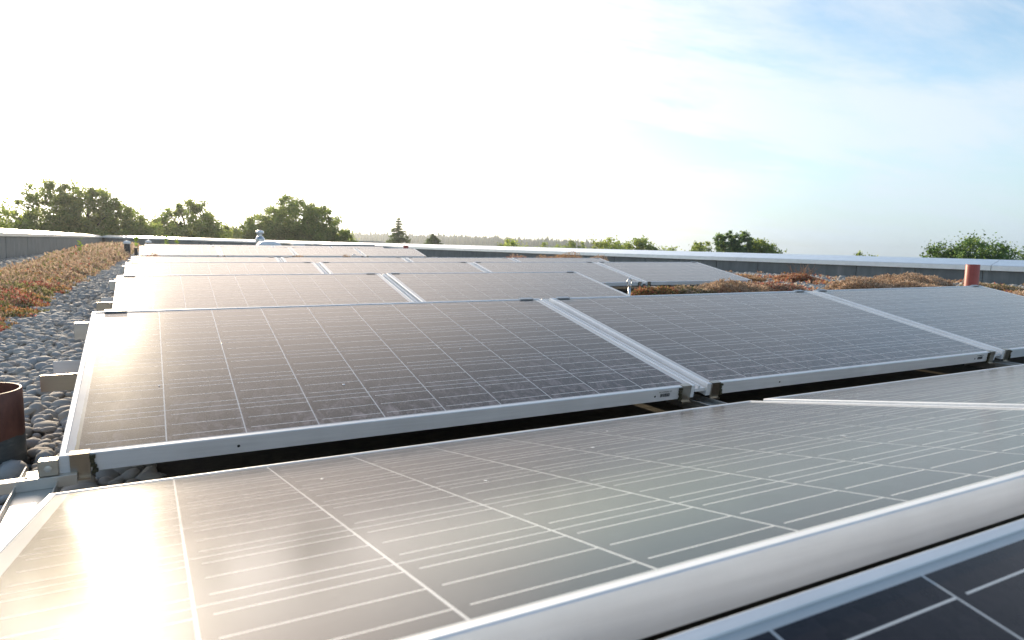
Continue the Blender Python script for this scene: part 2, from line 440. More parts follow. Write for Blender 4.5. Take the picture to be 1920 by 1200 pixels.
def grid_mesh():
    mb = MB(); h = (CW-.0027)/2
    for i in range(10):
        for j in range(6):
            x, y = IU+(i+.5)*CW, IV+(j+.5)*CW
            mb.box(x-h, x+h, y-h, y+h, -.0022, -.00176)
    return mb.mesh('cells')
FRAME, CELL, GRID = frame_mesh(), cell_mesh(), grid_mesh()
FRAME.materials.append(M['alu']); CELL.materials.append(M['cell']); CELL.materials.append(M['ribbon']); GRID.materials.append(M['cell'])
mb = MB(); mb.box(.009, PL-.009, .009, PW-.009, -.0055, -.0018); BACK = mb.mesh('backsheet'); BACK.materials.append(M['back'])
mb = MB(); mb.box(.0, .034, -.0045, -.0002, -.048, .0022); mb.box(0, .034, -.0045, .014, .0004, .0026)
mb.box(0, .034, -.012, -.0045, -.052, -.047)
CLAMP = mb.mesh('clamp'); CLAMP.materials.append(M['steel'])
mb = MB(); mb.box(0, .062, -.016, .004, .0004, .0030); mb.box(0, .062, .0045, .0075, -.02, .003); CLIP = mb.mesh('ridge_clip'); CLIP.materials.append(M['clip'])
mb = MB()
for k in range(9):
    x = random.uniform(-.004, .004); z = -.005-.0045*k; w = random.uniform(.002, .0055)
    mb.box(x-w, x+w, -.0035-random.uniform(0, .004), .0, z-.004, z+.002)
MOSS = mb.mesh('dirt_patch'); MOSS.materials.append(M['moss'])
mb = MB(); mb.lathe([(.0, 0), (.0032, 0), (.0032, .0003), (0, .0003)], 14); HOLE = mb.mesh('drain_hole'); HOLE.materials.append(M['dark'])
mb = MB(); mb.box(PL+.004, PL+.047, .002, PW-.002, -.024, -.014); mb.box(PL+.0185, PL+.0245, .0025, PW-.0025, -.0138, -.0045)
JOINT = mb.mesh('joint_strip'); JOINT.materials.append(M['alu'])
def label_mesh(txt):
    mb = MB(); x = 0; rr = random.Random(5)
    for k in range(26):
        w = rr.choice([.0005, .0008, .0014]); mb.box(x, x+w, -.0004, -.0002, -.0275, -.0165); x += w+rr.choice([.0004, .0006, .0010])
    me = mb.mesh('barcode'); return me
BAR = label_mesh(''); BAR.materials.append(M['ink'])
def text_mesh(txt, size):
    cu = bpy.data.curves.new('serial_text', 'FONT'); cu.body = txt; cu.size = size; cu.extrude = .0001; cu.resolution_u = 2
    o = bpy.data.objects.new('serial_text', cu); COL.objects.link(o)
    bpy.context.view_layer.update()
    me = bpy.data.meshes.new_from_object(o.evaluated_get(bpy.context.evaluated_depsgraph_get())); bpy.data.objects.remove(o)
    me.materials.append(M['ink']); return me
SER = text_mesh('992109900500  X/1', .0062)

def panel(row, n, x0, y0, z0, tilt, gap, label, group, detail=2, clamps=True, mark=False, joint=False):
    M4 = RM @ Matrix.Translation((x0+n*(PL+gap), y0, z0)) @ Matrix.Rotation(R(tilt), 4, 'X')
    root = empty('solar_panel', M4, label=label, category='solar panel', group=group)
    nobj('frame', FRAME, root); nobj('backsheet', BACK, root)
    if detail == 2:
        for j in range(6):
            for i in range(10):
                c = nobj('cell', CELL, root, loc=(IU+(i+.5)*CW, IV+(j+.5)*CW, 0))
    else:
        nobj('cells', GRID, root)['kind'] = 'stuff'
    if joint: nobj('joint_strip', JOINT, root)
    if clamps:
        for k, x in enumerate((.018, PL-.052)):
            c = nobj('clamp', CLAMP, root, loc=(x, 0, 0))
            nobj('dirt_patch', MOSS, c, loc=(-.006 if k else .040, 0, 0))
        for x in (.035, PL-.10): nobj('ridge_clip', CLIP, root, loc=(x, PW, 0))
    if mark:
        for x in (.33, PL-.155): nobj('drain_hole', HOLE, root, M4=Matrix.Translation((x, -.0003, -.023)) @ Matrix.Rotation(R(90), 4, 'X'))
        b = nobj('barcode', BAR, root, loc=(PL-.135, 0, 0))
        nobj('serial_number', SER, b, M4=Matrix.Translation((-.006, -.0003, -.0135)) @ Matrix.Rotation(R(90), 4, 'X'))
    return root
RG = .0511
place = ['leftmost', 'second', 'third', 'last']
def row(name, n, x0, y0, z0, t, labels, detail, mark=False, clamps=True):
    for k in range(n):
        panel(name, k, x0, y0, z0, t, RG, labels[k], 'solar panels in '+name, detail, clamps, mark, k < n-1 or name == 'the foreground row')
row('the nearest row', 1, .0076, -2.2279, 0, 11.33, ['dark blue-black solar panel at the bottom right corner, nearest of all'], 2)
row('the foreground row', 2, .0076, -1.1845, .1856, -11.017, ['foreground solar panel with the blinding sun glare, filling the bottom of the photo', 'foreground solar panel right of the glaring one, beyond the thin white joint'], 2, clamps=False)
row('the big middle row', 3, 0, 0, 0, 11.33, ['big brown-looking solar panel above the foreground one, with pebbles along its left edge', 'grey solar panel in the middle of the photo, between the two diagonal joints', 'bluish solar panel cut off by the right edge, below the red pipe'], 2, mark=True)
row('the second row back', 2, -.022, 2.2706, .0073, 11.25, ['beige reflecting solar panel directly behind the big brown one, left of the joint', 'second row solar panel right of the joint, its corner beside the steel anchor eyelet'], 2)
row('the third row back', 4, -.042, 4.4456, .0223, 11.2, ['%s panel of the third solar row back, %s' % a for a in zip(place, ['pale and almost white in the glare', 'between two white joints', 'short and grey before the sedum', 'standing free above the tan sedum mounds'])], 2)
row('the fourth row back', 4, -.053, 6.706, .0169, 11.33, ['%s panel of the narrow fourth solar row back, %s' % a for a in zip(place, ['beside the dry sedum strip', 'under the small dry tufts', 'with dry tufts behind its edge', 'ending before the right parapet'])], 2)
row('the fifth row back', 4, -.10, 15.6, .055, 11.33, ['%s solar panel of the distant fifth row, %s' % a for a in zip(place, ['white with glare', 'in front of the white dome', 'in front of the low grey upstand', 'with its end slanting down to the sedum'])], 2)
row('the last row', 4, -.02, 18.9, .075, 11.33, ['%s solar panel of the farthest row, %s' % a for a in zip(place, ['white below the far end parapet', 'under the dome skylight', 'just below the grey upstand', 'peeping out behind the fifth row'])], 2, clamps=False)
# the back-to-back partners on the far side of each ridge
for nm, n, x0, y0, z0 in (('the big middle row', 3, 0, 1.035, .1856), ('the second row back', 2, -.022, 3.305, .193), ('the third row back', 4, -.042, 5.48, .208), ('the fourth row back', 4, -.053, 7.74, .203), ('the fifth row back', 4, -.10, 16.63, .24)):
    for k in range(n):
        panel(nm, k, x0, y0, z0, -11.0, RG, '%s of the panels sloping away behind %s' % (['leftmost', 'second', 'third', 'fourth'][k], nm), 'solar panels facing away behind the ridges', 1, False)

# droppings and specks on the glass
PANELS = {o['label']: o for o in bpy.data.objects if o.get('category') == 'solar panel'}
V, F = None, None
for key, spots in (('grey solar panel in the middle', [(.30, .16, 5), (.9, .55, 3), (1.3, .3, 2.5)]), ('big brown-looking', [(.62, .24, 4), (1.05, .45, 3), (.35, .62, 3), (.18, .33, 2.5), (1.42, .6, 2.5)]), ('foreground solar panel with', [(.86, .62, 3.5), (1.18, .35, 4), (.58, .48, 3), (1.02, .80, 2.5), (.40, .72, 3)]), ('dark blue-black', [(.86, .93, 3), (.93, .90, 4)])):
    root = [o for l, o in PANELS.items() if l.startswith(key)][0]
    for (u, v, mm) in spots:
        mb = MB(); n = 9; ph = random.uniform(0, 6); rr = [mm*.001*random.uniform(.6, 1.25) for _ in range(n)]
        mb.v = [(0, 0, .0009)]+[(r*math.cos(ph+k*6.2832/n), r*math.sin(ph+k*6.2832/n)*1.2, .0002) for k, r in enumerate(rr)]
        mb.f = [(0, 1+k, 1+(k+1) % n) for k in range(n)]; mb.mi = [0]*n
        mb.obj('dropping', M['white'], root, loc=(u, v, -.0015))

# ------------------------------------------------------------------ mounting hardware
GR = 'rails carrying the panels'
def rail(x, y0, y1, z, label, w=.07, h=.022):
    root = empty('base_rail', roof_loc(x, y0, z), label=label, category='mounting rail', group=GR)
    mb = MB(); mb.box(-w/2, w/2, 0, y1-y0, -h, 0); mb.box(-w/2, -w/2+.003, 0, y1-y0, .0002, .012); mb.box(w/2-.003, w/2, 0, y1-y0, .0002, .012)
    mb.obj('channel', M['alu_worn'], root, bevel=.0015)
    mb = MB(); mb.box(-.014, .014, .05, .075, .0003, .0009); mb.box(-.014, .014, y1-y0-.10, y1-y0-.075, .0003, .0009); mb.obj('slot', M['dark'], root)
    return root
for yv, zv, nm, n, x0 in ((-.36, -.058, 'the foreground and the big brown panel', 3, 0), (1.90, -.05, 'the big middle and the second row', 3, -.022), (4.05, -.035, 'the second and third row', 4, -.042), (6.32, -.04, 'the third and fourth row', 4, -.053)):
    for k in range(n+(1 if n < 3 else 0)):
        xx = x0+k*(PL+RG)-RG/2-(.012 if k == 0 else 0)
        where = ['beside the pebbles', 'under the first joint', 'under the second joint', 'under the third joint'][k]
        rail(xx, yv, yv+.48, zv, 'flat rail between %s, %s' % (nm, where))
def slot_bar(M4, length, label):
    root = empty('cross_bar', M4, label=label, category='mounting rail', group=GR)
    mb = MB(); mb.box(-length, 0, -.003, .0, -.022, 0); mb.box(-length, 0, .0002, .022, -.0028, 0); mb.obj('angle_bar', M['alu_worn'], root, bevel=.0008)
    mb = MB()
    for x in (-.045, -.085): mb.lathe([(0, 0), (.0045, 0), (.0045, .0006), (0, .0006)], 12, x, .011)
    mb.obj('bolt_hole', M['dark'], root)
    return root
slot_bar(roof_loc(.03, -.007, -.036, R(3)), .17, 'slotted angle bar sticking out left below the front corner of the big brown panel')
# bolt block beside the corner clamp
root = empty('corner_bracket', roof_loc(-.018, -.006, -.03), label='stained steel bracket with hex bolt beside the pebbles at lower left', category='bracket')
mb = MB(); mb.box(-.016, .018, -.002, .026, -.005, .026); mb.obj('block', M['steel'], root, bevel=.0015)
mb = MB(); mb.lathe([(0, 0), (.007, 0), (.007, .004), (.003, .0045), (0, .0045)], 6); mb.obj('bolt', M['alu_worn'], root, M4=Matrix.Translation((.001, -.0022, .011)) @ Matrix.Rotation(R(90), 4, 'X'))
for dy, dz, xo, nm in ((0, 0, 0, 'the big brown panel'), (2.26, .01, -.01, 'the second row'), (4.43, .025, -.02, 'the third row'), (6.69, .02, -.03, 'the fourth row')):
    root = empty('support_channel', roof_loc(0+xo, .64+dy, .055+dz), label='stubby metal channel poking out left below %s, above the pebbles' % nm, category='mounting channel', group='channels sticking out on the left')
    mb = MB(); mb.box(-.105, .14, 0, .003, -.047, 0); mb.box(-.105, .14, -.010, 0, -.002, 0); mb.obj('front_plate', M['steel'], root, bevel=.001)
    mb = MB(); mb.box(-.088, .14, .122, .125, -.034, .017); mb.obj('rear_plate', M['alu'], root, bevel=.001)
    mb = MB(); mb.box(-.02, .14, .004, .121, -.047, -.044); mb.obj('web', M['steel'], root)
    root = empty('ridge_beam', roof_loc(.0+xo, 1.02+dy-.0, .15+dz), label='square beam end poking out left at the ridge of %s' % nm, category='mounting beam', group='ridge beams sticking out on the left')
    mb = MB(); mb.box(-.056, 1.2, 0, .04, -.052, 0); mb.box(-.056, 1.2, .0, .040, .0003, .003); mb.obj('profile', M['alu_worn'], root, bevel=.002)
# ------------------------------------------------------------------ gravel
def ico(sub):
    import bmesh
    bm = bmesh.new(); bmesh.ops.create_icosphere(bm, subdivisions=sub, radius=1)
    V = np.array([v.co[:] for v in bm.verts]); F = np.array([[v.index for v in f.verts] for f in bm.faces]); bm.free(); return V, F
ICO2, ICO1 = ico(2), ico(1)
def pebble_shape(base, k):
    V, F = base; r = np.random.default_rng(100+k)
    a = r.normal(size=(3, 3))*.9
    bump = 1+.10*np.sin(V @ a[0]*1.3+k)+.07*np.sin(V @ a[1]*2+1)
    sc = np.array([1, r.uniform(.62, .9), r.uniform(.38, .62)])
    p = np.sign(V)*np.abs(V)**r.uniform(.82, 1.0)
    return p*bump[:, None]*sc, F
def scatter(name, pts, sizes, base, nvar=8, label='', parent=None, sq=.25):
    """joined pebbles, one island each"""
    n = len(pts); var = rng.integers(0, nvar, n); Vs = []; Fs = []; off = 0
    shapes = [pebble_shape(base, k) for k in range(nvar)]
    for k in range(nvar):
        idx = np.where(var == k)[0]
        if len(idx) == 0: continue
        V, F = shapes[k]; m = len(idx)
        a = rng.uniform(0, 2*np.pi, m); tx = rng.normal(0, sq, m); ty = rng.normal(0, sq, m)
        P = V[None]*sizes[idx][:, None, None]
        P = np.stack([P[..., 0]+ty[:, None]*P[..., 2], P[..., 1]+tx[:, None]*P[..., 2], P[..., 2]-ty[:, None]*P[..., 0]-tx[:, None]*P[..., 1]], -1)
        c, s = np.cos(a)[:, None], np.sin(a)[:, None]
        P = np.stack([P[..., 0]*c-P[..., 1]*s, P[..., 0]*s+P[..., 1]*c, P[..., 2]], -1)+pts[idx][:, None]
        Vs.append(P.reshape(-1, 3)); Fs.append((F[None]+(np.arange(m)*len(V))[:, None, None]+off).reshape(-1, 3)); off += m*len(V)
    me = np_mesh(name, roof_to_world(np.concatenate(Vs)), np.concatenate(Fs), smooth=True)
    return nobj(name, me, parent, M['pebble'], kind='stuff', label=label)
def jgrid(x0, x1, y0, y1, s, keep=None):
    X, Y = np.meshgrid(np.arange(x0, x1, s), np.arange(y0, y1, s)); P = np.c_[X.ravel(), Y.ravel()]+rng.uniform(-.5, .5, (X.size, 2))*s
    if keep is not None: P = P[keep(P)]
    return P
near = jgrid(-1.1, .42, -.85, 4.2, .0330)
near = near[near[:, 0] < .15+.03*np.sin(near[:, 1]*9)]
pd = np.hypot(near[:, 0]+.23, near[:, 1]-.50); near = near[pd > .115]
size = np.exp(rng.normal(math.log(.0200), .36, len(near))).clip(.009, .042)
zz = GZ+rng.uniform(-.016, .006, len(near))
# the stones that show largest: individual pebbles on the roof
d = np.hypot(near[:, 0]-.18, near[:, 1]+1.55)
az = np.degrees(np.arctan2(near[:, 0]-.18, near[:, 1]+1.55))
score = size/d*((az > -10.5) & (near[:, 0] < .0) & (near[:, 1] > -.35))*(1+4*(zz-GZ+.016))
top = np.argsort(-score)[:300]; mask = np.ones(len(near), bool); mask[top] = False
bed = ROOF
shapes = []
for k in range(8):
    V, F = pebble_shape(ICO2, k); me = np_mesh('pebble', V, F, smooth=True); me.materials.append(M['pebble']); shapes.append(me)
for i in top:
    o = bpy.data.objects.new('pebble', shapes[rng.integers(0, 8)]); COL.objects.link(o); o.parent = ROOF
    o.location = (near[i, 0], near[i, 1], zz[i]+.003); s = size[i]*1.04; o.scale = (s, s, s)
    o.rotation_euler = (rng.normal(0, .25), rng.normal(0, .25), rng.uniform(0, 6.28))
scatter('gravel', np.c_[near, zz][mask], size[mask], ICO2, label='smooth grey river pebbles beside the left ends of the panels')
# lower layer fills gaps
lo = jgrid(-1.1, .17, -.85, 4.2, .045)
scatter('gravel', np.c_[lo, np.full(len(lo), GZ-.026)], rng.uniform(.018, .028, len(lo)), ICO1, label='lower layer of grey pebbles at the left')
mid = np.concatenate([jgrid(-2.83, .0, 4.2, 14, .052), jgrid(-2.83, -1.1, -1, 4.2, .07)])
scatter('gravel', np.c_[mid, GZ+rng.uniform(-.018, .012, len(mid))], rng.uniform(.022, .042, len(mid)), ICO1, label='grey pebble strip further along the left parapet')
far = jgrid(-2.83, .2, 14, 51, .13)
scatter('gravel', np.c_[far, GZ+rng.uniform(-.02, .01, len(far))], rng.uniform(.05, .09, len(far)), ICO1, label='distant gravel at the end of the left strip')
rt = jgrid(3.4, 13.9, -2, 15, .088, keep=lambda P: (P[:, 0] < wall_x(P[:, 1])-.03) & ~((P[:, 1] < 2.05) & (P[:, 0] < 5.1)) & ~((P[:, 1] > 4.3) & (P[:, 1] < 8.8) & (P[:, 0] < 6.7)))
scatter('gravel', np.c_[rt, GZ+rng.uniform(-.03, .012, len(rt))], rng.uniform(.035, .065, len(rt)), ICO1, label='pale gravel between the sedum mounds and the right parapet')
rf = jgrid(0, 10.5, 8.8, 40, .17, keep=lambda P: (P[:, 0] < wall_x(P[:, 1])-.05))
scatter('gravel', np.c_[rf, GZ+rng.uniform(-.03, .012, len(rf))], rng.uniform(.07, .11, len(rf)), ICO1, label='gravel around the distant rows')
for y0, nm, wd in ((-.95, 'foreground and the big middle row', 4.9), (1.2, 'big middle and second row', 3.15), (3.5, 'second and third rows', 3.15)):  # dark sheets added in place of pebbles so the shaded gaps look black
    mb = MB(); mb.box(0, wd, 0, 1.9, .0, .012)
    o = mb.obj('gap_shade_sheet', M['mat'], label='dark brown sheet added as shade under the '+nm, category='shade sheet', group='dark sheets added as shade under the panels'); o.matrix_world = roof_loc(.16, y0, GZ-.034)

# ------------------------------------------------------------------ sedum
TAN = np.array([[.46, .34, .25], [.54, .42, .32], [.38, .26, .18], [.48, .38, .26]])
REDS = np.array([[.36, .11, .08], [.46, .19, .15], [.27, .08, .06], [.48, .25, .18]])
ORG = np.array([[.46, .26, .10], [.50, .32, .14], [.40, .20, .10]])
GRN = np.array([[.15, .17, .06], [.22, .23, .09], [.12, .13, .05], [.30, .29, .13]])
def tufts(P, N, col, size, leaves=3):
    """little star of pointed leaves at each point; P (n,3) N (n,3) normals, col (n,3)"""
    n = len(P); Vs = []; Fs = []; Cs = []; off = 0
    for k in range(leaves):
        d = rng.normal(size=(n, 3))*.8+N*.9; d /= np.linalg.norm(d, axis=1)[:, None]
        s = np.cross(d, rng.normal(size=(n, 3))); s /= np.linalg.norm(s, axis=1)[:, None]
        L = (size*rng.uniform(.6, 1.3, n))[:, None]
        a = P+s*L*.28; b = P-s*L*.28; c = P+d*L+s*L*.12; e = P+d*L-s*L*.12
        Vs.append(np.stack([a, b, e, c], 1).reshape(-1, 3)); Fs.append(np.arange(n*4).reshape(-1, 4)+off); off += n*4
        cc = col*rng.uniform(.7, 1.25, (n, 1)); Cs.append(np.repeat(cc, 4, 0))
    return np.concatenate(Vs), np.concatenate(Fs), np.concatenate(Cs).clip(0, .8)
def fbm(x, y, s):
    return (np.sin(x*s+1.3*np.sin(y*s*.7+2))+np.sin(y*s*1.3+1.7*np.sin(x*s*.9))+.6*np.sin(x*s*2.3+y*s*2.1+1)+.5*np.sin(x*s*4.1-y*s*3.7))/3.1
def left_carpet():
    # boundaries of the strip along the walkway
    yl = [2.3, 3.0, 3.6, 4.2, 5.2, 8.7, 12.4, 19, 28, 40, 50]; xr = [-.98, -.72, -.56, -.60, -.60, -.62, -.56, -.40, -.45, -.5, -.5]; xl = [-1.2, -1.4, -1.6, -1.7, -1.75, -1.75, -1.85, -2.1, -2.4, -2.6, -2.7]
    parts = []
    for y0, y1, s, sz in ((2.3, 5.0, .017, .015), (5.0, 9, .024, .021), (9, 16, .042, .038), (16, 28, .08, .07), (28, 50, .18, .14)):
        P = jgrid(-2.8, 0, y0, y1, s)
        lo = np.interp(P[:, 1], yl, xl); hi = np.interp(P[:, 1], yl, xr)
        n = fbm(P[:, 0], P[:, 1], 7)*.10+fbm(P[:, 0], P[:, 1], 2.6)*.10
        edge = np.minimum(P[:, 0]-lo, hi-P[:, 0])+n
        k = (edge > 0) & ((edge > .08) | (rng.random(len(P)) < .6)); P = P[k]; edge = edge[k]
        h = np.clip(edge/.22, 0, 1)*(.035+.075*np.clip(fbm(P[:, 0], P[:, 1], 9)+.4, 0, 2)+.05*np.clip(fbm(P[:, 1], P[:, 0], 23), 0, 1))
        h = h+np.clip((P[:, 1]-5)/14, 0, 1)*.08*np.clip(edge/.25, 0, 1)
        for lay in range(3):
            z = GZ+h*(1-.28*lay)+rng.uniform(-.01, .012, len(P))
            Q = np.c_[P+rng.uniform(-.5, .5, P.shape)*s, z]
            tanw = 1/(1+np.exp(-(P[:, 1]-6.6+fbm(P[:, 0], P[:, 1], 3)*2.4)))
            r = rng.random(len(P)); reg = fbm(P[:, 0]+5, P[:, 1]*.6, 5.0); reg2 = fbm(P[:, 0], P[:, 1]+9, 8)
            col = np.where((reg > .18)[:, None], REDS[rng.integers(0, 4, len(P))], GRN[rng.integers(0, 4, len(P))])
            col = np.where((reg2 > .35)[:, None], ORG[rng.integers(0, 3, len(P))], col)
            col = np.where(((reg2 < -.1) & (rng.random(len(P)) < .6))[:, None], TAN[rng.integers(0, 4, len(P))]*.8, col)
            col = np.where((r < tanw*.9)[:, None], TAN[rng.integers(0, 4, len(P))], col)
            col = np.where((rng.random(len(P)) < .1)[:, None], GRN[rng.integers(0, 4, len(P))], col)
            parts.append((Q, col, np.full(len(P), sz)))
    Q = np.concatenate([p[0] for p in parts]); C = np.concatenate([p[1] for p in parts]); Z = np.concatenate([p[2] for p in parts])
    print('left sedum', len(Q))
    V, F, Cc = tufts(Q, np.tile([0, 0, .6], (len(Q), 1)), C, Z, 2)
    nobj('sedum_carpet', np_mesh('sedum_carpet', roof_to_world(V), F, Cc), mat=M['sedum'], kind='stuff', label='red, green and tan sedum carpet along the left parapet')
left_carpet()
def mound(x, y, rx, ry, h, pal, label, n=2600, sz=.022, group='sedum mounds on the roof', name='sedum_mound', z=None):
    u = rng.normal(size=(n, 3)); u[:, 2] = np.abs(u[:, 2]); u /= np.linalg.norm(u, axis=1)[:, None]
    lump = 1+.16*np.sin(u[:, 0]*5+x*9)+.14*np.sin(u[:, 1]*6+y*7)+.10*np.sin(u[:, 0]*13+u[:, 1]*11)
    r = rng.uniform(.62, 1.0, n)**.5*lump
    P = np.c_[u[:, 0]*rx*r, u[:, 1]*ry*r, u[:, 2]*h*r]
    Nn = u/np.array([rx, ry, h]); Nn /= np.linalg.norm(Nn, axis=1)[:, None]
    col = pal[rng.integers(0, len(pal), n)]*(rng.uniform(.75, 1.15, (n, 1)))
    V, F, C = tufts(P, Nn, col, np.full(n, sz), 2)
    o = nobj(name, np_mesh(name, V, F, C), mat=M['sedum'], label=label, category='sedum', group=group)
    o.matrix_world = roof_loc(x, y, GZ if z is None else z, 0)
    # leafy heart
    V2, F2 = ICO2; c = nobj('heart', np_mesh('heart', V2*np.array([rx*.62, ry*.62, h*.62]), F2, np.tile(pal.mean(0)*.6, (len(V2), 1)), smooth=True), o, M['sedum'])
    return o

MOUNDS = [
 (4.10, 4.15, .20, .22, .13, 'tan', 'small dry tuft left of the steel anchor eyelet'),
 (4.72, 3.90, .26, .22, .12, 'mix', 'reddish green sedum clump just right of the steel anchor eyelet'),
 (5.22, 3.95, .36, .25, .11, 'tan2', 'low olive and tan sedum between the red clump and the tall tan mound'),
 (5.88, 3.98, .48, .30, .155, 'tan', 'broad tan mound before the right end of the third row'),
 (6.70, 4.15, .42, .3, .13, 'pink', 'pinkish dry mound behind the gravel patch'),
 (8.60, 6.30, .42, .3, .12, 'org', 'orange sedum clump close to the parapet'),
 (9.30, 5.90, .44, .3, .15, 'red', 'red sedum clump with dry twigs standing before the parapet'),
 (8.05, 3.85, .50, .35, .24, 'tan', 'tan rounded mound just left of the second diagonal joint top'),
 (8.75, 3.60, .40, .3, .18, 'tan', 'low tan mound behind the second diagonal joint top'),
 (9.35, 4.15, .62, .35, .26, 'tan', 'biggest tan dome of dry sedum in front of the parapet'),
 (10.1, 4.35, .45, .3, .23, 'tan', 'tan dome of dry sedum right of the biggest one, at the parapet foot'),
 (10.1, 3.45, .50, .3, .14, 'tan2', 'flat dry mat left of the red pipe'),
 (8.3, 2.05, .55, .35, .22, 'tan', 'dry tan mound right behind the red pipe'),
 (9.0, 1.75, .55, .35, .22, 'pink', 'dry pinkish mound at the right edge of the photo'),
 (7.9, 1.45, .45, .3, .17, 'tan', 'dry mound at the lower right of the red pipe'),
 (2.20, 9.6, .30, .25, .27, 'tan', 'dry tuft behind the fourth row below the cowl'),
 (3.05, 9.7, .16, .2, .27, 'tan', 'little tuft peeping over the fourth row left of the white hook'),
 (.20, 9.6, .32, .25, .27, 'pink', 'dry tuft at the left end behind the fourth row'),
 (1.05, 9.7, .26, .2, .24, 'tan', 'flat tuft behind the leftmost panel of the fourth row'),
 (4.55, 9.8, .34, .25, .23, 'tan', 'faint dry tuft behind the middle of the fourth row'),
 (6.6, 10.2, .55, .3, .27, 'pink', 'dry bank left of the orange tufts at the far parapet'),
 (7.6, 10.4, .62, .3, .34, 'org', 'orange dry tuft in front of the far part of the right parapet'),
 (8.4, 10.3, .45, .3, .27, 'tan', 'dry tuft at the foot of the far right parapet'),
]
PAL = {'tan': TAN, 'tan2': np.concatenate([TAN, TAN, GRN]), 'mix': np.concatenate([REDS, GRN, ORG]), 'pink': np.concatenate([TAN, TAN, REDS*1.1]), 'org': np.concatenate([ORG, TAN]), 'red': np.concatenate([REDS, ORG, TAN])}
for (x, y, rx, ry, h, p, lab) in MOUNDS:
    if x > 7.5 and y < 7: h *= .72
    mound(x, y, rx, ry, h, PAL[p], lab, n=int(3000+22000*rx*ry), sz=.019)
# ground-cover between the mounds on the right
P = jgrid(3.5, 13, 1.0, 10, .06, keep=lambda P: (P[:, 0] < wall_x(P[:, 1])-.15) & ~((P[:, 1] < 2.3) & (P[:, 0] < 5.3)) & ~((P[:, 1] > 4.3) & (P[:, 0] < 6.7)) & (fbm(P[:, 0], P[:, 1], 2.2)+fbm(P[:, 0], P[:, 1], 6)*.5 > .38))
P = np.repeat(P, 3, 0)+rng.uniform(-.03, .03, (len(P)*3, 2))
V, F, C = tufts(np.c_[P, GZ+rng.uniform(0, .05, len(P))], np.tile([0, 0, 1.], (len(P), 1)), np.concatenate([TAN, TAN, ORG, REDS])[rng.integers(0, 15, len(P))], np.full(len(P), .035), 2)
nobj('sedum_carpet', np_mesh('sedum_carpet', roof_to_world(V), F, C), mat=M['sedum'], kind='stuff', label='thin dry sedum between the mounds on the right')
# dry twigs over the red clump
mb = MB()
for k in range(46):
    a = random.uniform(0, 6.28); r = random.uniform(.05, .35); h = random.uniform(.12, .30)
    mb.tube([(r*.3*math.cos(a), r*.3*math.sin(a)*.5, 0), (r*.8*math.cos(a), r*.8*math.sin(a)*.5, h*.7), (r*1.1*math.cos(a+.3), r*1.1*math.sin(a+.3)*.5, h)], [.004, .003, .002], 3)
o = mb.obj('dry_twigs', plain('dry_twig', (.30, .17, .10), .9), label='bush of thin dry twigs standing above the red sedum before the parapet', category='dry plant'); o.matrix_world = roof_loc(9.45, 5.9, GZ+.02)

def weed(x, y, h, label, n=9):
    root = empty('weed', roof_loc(x, y, GZ), label=label, category='weed', group='green weeds by the far left wall')
    mb = MB(); mb.tube([(0, 0, 0), (.02, 0, h*.5), (.0, .01, h)], .006, 4); mb.obj('stem', plain('weed_stem', (.2, .25, .06), .8), root)
    P = []; F = []; V = []
    for k in range(n):
        a = random.uniform(0, 6.28); z = h*random.uniform(.45, 1); L = h*.22; w = L*.25
        d = Vector((math.cos(a), math.sin(a), .9)).normalized(); s = Vector((-math.sin(a), math.cos(a), 0)); p = Vector((0, 0, z))
        i = len(V); V += [p, p+d*L*.5+s*w, p+d*L, p+d*L*.5-s*w]; F.append((i, i+1, i+2, i+3))
    me = np_mesh('leaves', np.array([v[:] for v in V]), np.array(F), np.tile([.12, .17, .04], (len(V), 1))); nobj('leaves', me, root, M['leaf'])
weed(-1.35, 17.5, .50, 'tall bright green weed standing in the sedum by the left wall corner', 16)
weed(-.30, 24.0, .60, 'green weed between the two capped vent pipes', 26)
weed(.62, 26.5, .62, 'bushy green weed right of the second capped pipe', 30)
weed(.95, 26.0, .62, 'thin yellow green weed against the far parapet', 12)

# ------------------------------------------------------------------ pipes, vents, skylights
def pipe_obj(name, x, y, z0, z1, r, mat, label, cat='pipe', wall=.006, seg=40):
    root = empty(name, roof_loc(x, y, z0), label=label, category=cat)
    h = z1-z0; mb = MB()
    mb.lathe([(r, 0), (r, h-.002), (r-.0015, h), (r-wall+.001, h), (r-wall, h-.001), (r-wall, .02)], seg)
    mb.obj('tube', mat, root, smooth=False)
    for p in root.children[0].data.polygons: p.use_smooth = True
    e = root.children[0].modifiers.new('split', 'EDGE_SPLIT'); e.split_angle = R(40)
    return root
pr = pipe_obj('drain_pipe', -.228, .50, GZ-.01, .052, .103, M['pipe'], 'open dark red and grey pipe standing in the pebbles at the left edge', wall=.0065, seg=64)
mb = MB(); mb.lathe([(0, .03), (.0975, .03)], 40); mb.obj('inside', M['pvc_dark'], pr)
p2 = pipe_obj('vent_pipe', 6.67, 1.88, GZ, .300, .056, M['pvc_red'], 'red brown pipe standing before the right parapet')
mb = MB(); mb.lathe([(0, .418), (.050, .418)], 32); mb.obj('inside', M['pvc_dark'], p2)
p3 = pipe_obj('vent_pipe', 7.46, 19.62, GZ, .315, .085, M['pvc_red'], 'tiny red brown pipe in the distance behind the end of the fifth row')
mb = MB(); mb.lathe([(0, .43), (.078, .43)], 24); mb.obj('inside', M['pvc_dark'], p3)
def capped(x, y, z1, r, label):
    root = pipe_obj('capped_vent_pipe', x, y, GZ, z1, r, M['pvc_dark'], label, 'vent pipe')
    h = z1-GZ; mb = MB(); mb.lathe([(0, h+.065), (r*.8, h+.05), (r*1.25, h+.015), (r*1.25, h-.04), (r*1.18, h-.04)], 24); mb.obj('cap', M['white'], root, smooth=True)
capped(-.50, 21.6, .29, .082, 'black vent pipe with white cap rising from the tan sedum')
